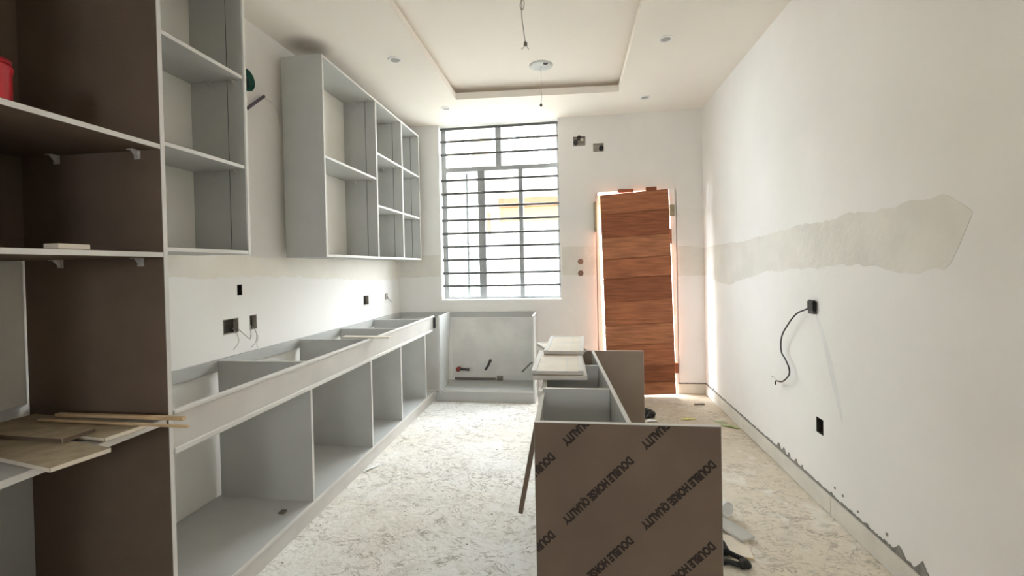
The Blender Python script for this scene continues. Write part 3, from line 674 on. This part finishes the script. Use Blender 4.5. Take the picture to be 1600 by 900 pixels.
board('bottom_panel', (-0.135, 0.097, IY0+0.018, IY1-0.018, 0.075, 0.093), isl, GREY, EDGE)
board('left_post', (-0.142, -0.124, 1.74, 1.80, 0.0, IH), isl, EDGE, EDGE)
# the left apron hangs loose, its foot swung outwards
A, B = Vector((-0.130, 1.425, 0.850)), Vector((-0.190, 1.425, 0.552))
nrm = Vector((-(B-A).z, 0, (B-A).x)).normalized()*0.017
if nrm.x < 0: nrm = -nrm
bm = bmesh.new(); E = Vector((-0.012, 1.12, 0))
hexa(bm, [B, B+nrm, B+nrm+E, B+E, A, A+nrm, A+nrm+E, A+E])
bmesh.ops.bevel(bm, geom=list(bm.edges), offset=0.0012, segments=1, affect='EDGES')
for f in bm.faces:
    f.material_index = 1 if abs(f.normal.y) > 0.9 else 0
o = finish('apron_panel', bm, [EDGE, BROWN], isl); o['label'] = 'pale apron board swung out on the open side'

# printed lettering, repeated across the raw board (the sheet was fitted upside down)
def lettering(parent, Y, bounds):
    x0, x1, z0, z1 = bounds
    cu = bpy.data.curves.new('lettering', 'FONT'); cu.body = 'DOUBLE HORSE QUALITY'; cu.size = 0.0338; cu.offset = 0.0021; cu.extrude = 0.00015; cu.resolution_u = 3
    tmp = bpy.data.objects.new('lettering_tmp', cu); COL.objects.link(tmp)
    dg = bpy.context.evaluated_depsgraph_get(); src = bpy.data.meshes.new_from_object(tmp.evaluated_get(dg))
    bpy.data.objects.remove(tmp)
    w = max(v.co.x for v in src.vertices)-min(v.co.x for v in src.vertices); xm = min(v.co.x for v in src.vertices)
    ys = [v.co.y for v in src.vertices]; ym = (min(ys)+max(ys))/2
    L = 0.293; f = L/w
    ang = math.radians(224.6); ca, sa = math.cos(ang), math.sin(ang)
    for i in range(-3, 4):
        for j in range(-3, 4):
            sx, sz = 0.166+0.2385*i+0.0045*j, 0.7575+0.2455*j-0.003*i
            bm = bmesh.new(); bm.from_mesh(src)
            for v in bm.verts:
                u, q, d = (v.co.x-xm)*f, (v.co.y-ym)*1.0, v.co.z
                v.co = Vector((sx+u*ca-q*sa, Y-0.0004+d, sz+u*sa+q*ca))
            for co, no in (((x0, 0, 0), (-1, 0, 0)), ((x1, 0, 0), (1, 0, 0)), ((0, 0, z0), (0, 0, -1)), ((0, 0, z1), (0, 0, 1))):
                if bm.verts: bmesh.ops.bisect_plane(bm, geom=bm.verts[:]+bm.edges[:]+bm.faces[:], plane_co=co, plane_no=no, clear_outer=True)
            if len(bm.faces) < 4: bm.free(); continue
            finish('printed_lettering', bm, INK, parent)
    bpy.data.meshes.remove(src)
lettering(fp, IY0, (-0.127, 0.427, 0.002, IH-0.003))

# door panels stacked on the island
def framed(name, cx, cy, z, w, l, rot, label, lines=True, tilt=(0, 0), th=0.016):
    M = Matrix.Translation((cx, cy, z)) @ Matrix.Rotation(rot, 4, 'Z') @ Matrix.Rotation(tilt[0], 4, 'X') @ Matrix.Rotation(tilt[1], 4, 'Y')
    r = thing(name, (cx, cy, z), label, 'cabinet door', 'loose cabinet doors on the island')
    bm = bmesh.new(); abox(bm, -w/2, w/2, -l/2, l/2, 0, th); bmesh.ops.bevel(bm, geom=list(bm.edges), offset=0.0015, segments=1, affect='EDGES')
    for f in bm.faces: f.material_index = 0 if abs(f.normal.z) > 0.9 else 1
    bmesh.ops.transform(bm, matrix=M, verts=bm.verts); finish('door_board', bm, [CREAM, FASCIA], r)
    bm = bmesh.new(); k = 0.022
    for b in ((-w/2, -w/2+k, -l/2, l/2), (w/2-k, w/2, -l/2, l/2), (-w/2+k, w/2-k, l/2-k, l/2)):
        abox(bm, b[0], b[1], b[2], b[3], th, th+0.0025)
    if lines:
        abox(bm, w*0.16, w*0.16+0.004, -l/2+0.002, l/2-k, th, th+0.001)
    bmesh.ops.transform(bm, matrix=M, verts=bm.verts); finish('edge_trim', bm, EDGE, r)
    return r
framed('cabinet_door', -0.066, 2.135, IH+0.001, 0.232, 0.455, 0.02, 'cream cabinet door lying flat on the island, lowest of the stack', False)
framed('cabinet_door', -0.072, 2.145, IH+0.0205, 0.222, 0.450, 0.0, 'cream cabinet door with a rimmed edge, middle of the stack on the island')
framed('cabinet_door', -0.045, 2.50, IH+0.0405, 0.200, 0.470, -0.03, 'paler cabinet door topmost on the island, at its far end')
framed('cabinet_door', -0.075, 2.52, IH+0.0205, 0.205, 0.27, 0.33, 'cream cabinet door askew beneath the topmost one on the island', False)

# ------------------------------------------------------------------ things on the floor
def wisp(name, P, w, m, label, cat, group=None):
    bm = bmesh.new(); P = catmull(P, 6); n = len(P); rows = []
    for i, p in enumerate(P):
        tdir = (P[min(i+1, n-1)]-P[max(i-1, 0)]).normalized(); s = tdir.cross(Vector((0, 0, 1))).normalized()
        ww = w*(0.35+0.65*math.sin(math.pi*(i+0.5)/n))
        rows.append([bm.verts.new(p-s*ww), bm.verts.new(p+s*ww), bm.verts.new(p+s*ww+Vector((0, 0, 0.002))), bm.verts.new(p-s*ww+Vector((0, 0, 0.002)))])
    for a, b in zip(rows, rows[1:]):
        for k in range(4): bm.faces.new((a[k], a[(k+1) % 4], b[(k+1) % 4], b[k]))
    bm.faces.new(rows[0]); bm.faces.new(rows[-1])
    return tag(finish(name, bm, m, None, origin=tuple(P[0])), label, cat, group)
wisp('plastic_peel', [(-1.40, 2.79, 0.002), (-1.385, 2.83, 0.012), (-1.36, 2.88, 0.006), (-1.345, 2.93, 0.003)], 0.012, WHITEP, 'curled white peel strip on the floor beside the base cabinet plinth', 'peel strip')
loose('board_offcut', (0.715, 0.80, 2.245, 2.47, 0.012, 0.024), mat('grey_offcut', (0.50, 0.50, 0.46), 0.7), 'grey board offcut on the floor right of the island front', 'board', 0.5, EDGE, None)
loose('board_offcut', (0.62, 0.80, 2.14, 2.30, 0.0, 0.011), CREAM, 'cream board offcut on the floor right of the island, under the grey one', 'board', -0.15, PINE)
bm = bmesh.new(); add_lathe(bm, [(0.030, 0.0), (0.036, 0.075), (0.040, 0.08), (0.037, 0.082), (0.033, 0.074), (0.028, 0.004)], (0, 0, 0), 20)
bmesh.ops.transform(bm, matrix=Matrix.Translation((0.745, 2.53, 0.042)) @ Matrix.Rotation(1.45, 4, 'X') @ Matrix.Rotation(0.5, 4, 'Y'), verts=bm.verts)
tag(finish('paper_cup', bm, WHITEP, None, origin=(0.745, 2.53, 0.0), smooth=True), 'crumpled white paper cup on the floor beside the island front', 'cup')
cl = thing('black_cable_clamp', (0.69, 2.10, 0.0), 'black cable and clip tangle on the floor right of the island', 'cable')
tube('cable_coil', [(0.62, 2.24, 0.026), (0.655, 2.20, 0.026), (0.675, 2.15, 0.026), (0.70, 2.12, 0.024), (0.735, 2.10, 0.018), (0.745, 2.07, 0.012), (0.70, 2.075, 0.012), (0.66, 2.09, 0.012), (0.62, 2.07, 0.012)], 0.011, BLACK, cl)
bm = bmesh.new(); abox(bm, 0.645, 0.685, 2.12, 2.215, 0.013, 0.045); bmesh.ops.bevel(bm, geom=list(bm.edges), offset=0.008, segments=2, affect='EDGES'); finish('clip_body', bm, BLACK, cl)
bm = bmesh.new(); add_lathe(bm, [(0.010, 0.0), (0.017, 0.01), (0.017, 0.045), (0.008, 0.055)], (0, 0, 0), 12)
bmesh.ops.transform(bm, matrix=Matrix.Translation((0.735, 2.10, 0.017)) @ Matrix.Rotation(-0.55, 4, 'Z') @ Matrix.Rotation(math.pi/2, 4, 'X'), verts=bm.verts); finish('plug', bm, BLACK, cl, smooth=True)
bm = bmesh.new(); random.seed(3)
add_lathe(bm, [(0.02, 0.0), (0.055, 0.008), (0.062, 0.03), (0.045, 0.055), (0.015, 0.07)], (0.632, 4.05, 0.0), 14)
for v in bm.verts: v.co += Vector((random.uniform(-0.012, 0.012), random.uniform(-0.012, 0.012), random.uniform(-0.008, 0.008) if v.co.z > 0.01 else 0))
tag(finish('crumpled_bag', bm, BLACK, None, origin=(0.632, 4.05, 0.0)), 'crumpled black plastic bag on the floor between island and door', 'bag')
wisp('paper_scrap', [(0.60, 3.93, 0.002), (0.64, 3.93, 0.010), (0.69, 3.94, 0.004)], 0.025, WHITEP, 'white paper scrap on the floor below the black bag', 'scrap')
wisp('yellow_scrap', [(0.90, 4.0, 0.002), (0.96, 4.0, 0.008), (1.03, 4.02, 0.003)], 0.022, LITTER_Y, 'dull yellow scrap on the brown floor near the door', 'scrap')
wisp('leaf', [(1.20, 3.88, 0.002), (1.25, 3.84, 0.010), (1.31, 3.81, 0.004)], 0.018, LITTER_G, 'green leaf on the floor by the right skirting, longer one', 'leaf', 'green leaves by the skirting')
wisp('leaf', [(1.16, 3.96, 0.002), (1.21, 3.94, 0.007), (1.26, 3.93, 0.003)], 0.010, LITTER_G, 'green leaf sliver on the floor by the right skirting, smaller one', 'leaf', 'green leaves by the skirting')
tag(tube('dark_twig', [(1.12, 4.42, 0.007), (1.17, 4.415, 0.010), (1.215, 4.43, 0.007)], 0.007, MATS['brown_connector'], None, origin=(1.17, 4.42, 0)), 'short dark twig on the floor in the corner near the door', 'twig')

# crumbs of plaster nobody could count
random.seed(11)
bm = bmesh.new()
def chip(bm, x, y, s, h):
    k = random.randint(4, 6); a0 = random.random()*6.28
    lo = [bm.verts.new((x+s*(0.6+0.6*random.random())*math.cos(a0+6.28*i/k), y+s*(0.5+0.5*random.random())*math.sin(a0+6.28*i/k), 0.0)) for i in range(k)]
    tp = bm.verts.new((x+random.uniform(-s, s)*0.3, y+random.uniform(-s, s)*0.3, h))
    for i in range(k): bm.faces.new((lo[i], lo[(i+1) % k], tp)).material_index = mi_
for i in range(1500):
    x, y = random.uniform(-1.36, 1.30), random.uniform(0.7, 4.6)
    if -0.25 < x < 0.45 and 1.35 < y < 2.65: continue
    if x < -0.36 and y > 4.34 or 0.55 < x < 0.92 and 2.0 < y < 2.55 or math.hypot(x-0.632, y-4.05) < 0.09: continue
    dens = 0.35+0.65*(math.sin(x*3.1+1.3)*math.sin(y*2.3)*0.5+0.5)
    if random.random() > dens: continue
    mi_ = random.choices([0, 1, 2], [0.5, 0.35, 0.15])[0]
    s = random.choice([0.003, 0.003, 0.004, 0.005, 0.007]); chip(bm, x, y, s, s*0.5)
crumbs = finish('plaster_crumbs', bm, [mat('white_crumb', (0.78, 0.77, 0.73), 0.9), mat('grey_crumb', (0.48, 0.45, 0.39), 0.9), mat('dark_crumb', (0.34, 0.30, 0.25), 0.9)], None)
tag(crumbs, 'plaster crumbs and dust scattered over the pale floor', 'debris', None, 'stuff')

# ------------------------------------------------------------------ outside
bm = bmesh.new(); abox(bm, -14, 14, YB+T, 30, -0.25, -0.12); struct('exterior_ground', bm, OUT_GROUND)
nb = thing('neighbour_house', (-1.5, 10.0, -0.12), 'bright white neighbouring house seen through the window bars', 'house')
def npart(name, b, m, label=None):
    bm = bmesh.new(); abox(bm, *b); o = finish(name, bm, m, nb)
    if label: o['label'] = label
npart('wall', (-2.6, 3.5, 10.0, 10.3, -0.12, 3.25), OUT_WHITE)
npart('lintel', (-1.60, 1.8, 9.80, 10.0, 2.66, 2.86), OUT_ORANGE, 'orange lintel band')
npart('shutter', (-1.60, 1.8, 9.92, 10.0, 2.33, 2.66), OUT_YELLOW, 'yellow shutter')
npart('sill', (-1.62, 1.8, 9.84, 10.0, 2.22, 2.33), OUT_CREAM)
npart('shade_slab', (-3.3, 3.0, 8.3, 10.0, 3.02, 3.20), OUT_WHITE)  # projecting slab added to keep the orange band below in shade
npart('side_wing', (-6.0, -2.6, 10.6, 10.9, -0.12, 4.9), OUT_CREAM)
npart('column', (-2.12, -1.72, 9.5, 9.9, 3.35, 5.0), OUT_TAN, 'tan upper column')
npart('column_shade_slab', (-2.55, -1.45, 8.3, 10.0, 5.0, 5.12), OUT_CREAM)  # out-of-view slab added over the column to shade it
npart('balcony_slab', (-3.3, -1.72, 9.2, 10.0, 3.20, 3.36), OUT_CREAM)
npart('pipe_chase', (-0.42, -0.25, 9.85, 10.0, 3.2, 5.0), mat('outdoor_pink_render', (0.22, 0.12, 0.11), 0.8), 'pink grey pipe chase')
npart('brick_pier', (-1.96, -1.72, 9.3, 9.55, 2.05, 2.5), OUT_ORANGE, 'orange brick pier head')
npart('brick_pier', (-1.92, -1.74, 9.3, 9.52, -0.12, 2.05), OUT_WHITE)
gt = thing('barred_gate', (-2.0, 7.9, -0.12), 'pale grey barred metal gate outside, left in the window', 'gate')
for i in range(9):
    bm = bmesh.new(); add_tube(bm, [(-2.16+0.065*i, 7.9, -0.12), (-2.16+0.065*i, 7.9, 2.35)], 0.012, 6, 0); finish('gate_bar', bm, OUT_GREY, gt)
for z in (0.3, 1.2, 2.3):
    bm = bmesh.new(); abox(bm, -2.2, -1.6, 7.885, 7.915, z, z+0.05); finish('gate_rail', bm, OUT_GREY, gt)
for (x, z, lab) in ((-0.98, 1.83, 'small dark wall lamp outside on the white house'),):
    wl_ = thing('wall_lamp', (x, 9.98, z), lab, 'wall lamp')
    bm = bmesh.new(); abox(bm, x-0.05, x+0.05, 9.93, 10.0, z-0.02, z+0.14); finish('lamp_body', bm, OUT_GREY, wl_)
    bm = bmesh.new(); add_lathe(bm, [(0.05, 0.0), (0.09, -0.05), (0.07, -0.12), (0.0, -0.13)], (x, 9.88, z+0.05), 14); finish('lamp_shade', bm, OUT_GREY, wl_, smooth=True)

portal('window_portal', ((WIN[0]+WIN[1])/2, YB+T+0.02, (WIN[2]+WIN[3])/2), (-math.pi/2, 0, 0), WIN[1]-WIN[0], WIN[3]-WIN[2])
portal('doorway_portal', ((DOOR[0]+DOOR[1])/2, YB+T+0.02, (DOOR[2]+DOOR[3])/2), (-math.pi/2, 0, 0), DOOR[1]-DOOR[0], DOOR[3]-DOOR[2])
portal('rear_portal', ((REAR[0]+REAR[1])/2, YF-T-0.02, (REAR[2]+REAR[3])/2), (math.pi/2, 0, 0), REAR[1]-REAR[0], REAR[3]-REAR[2])
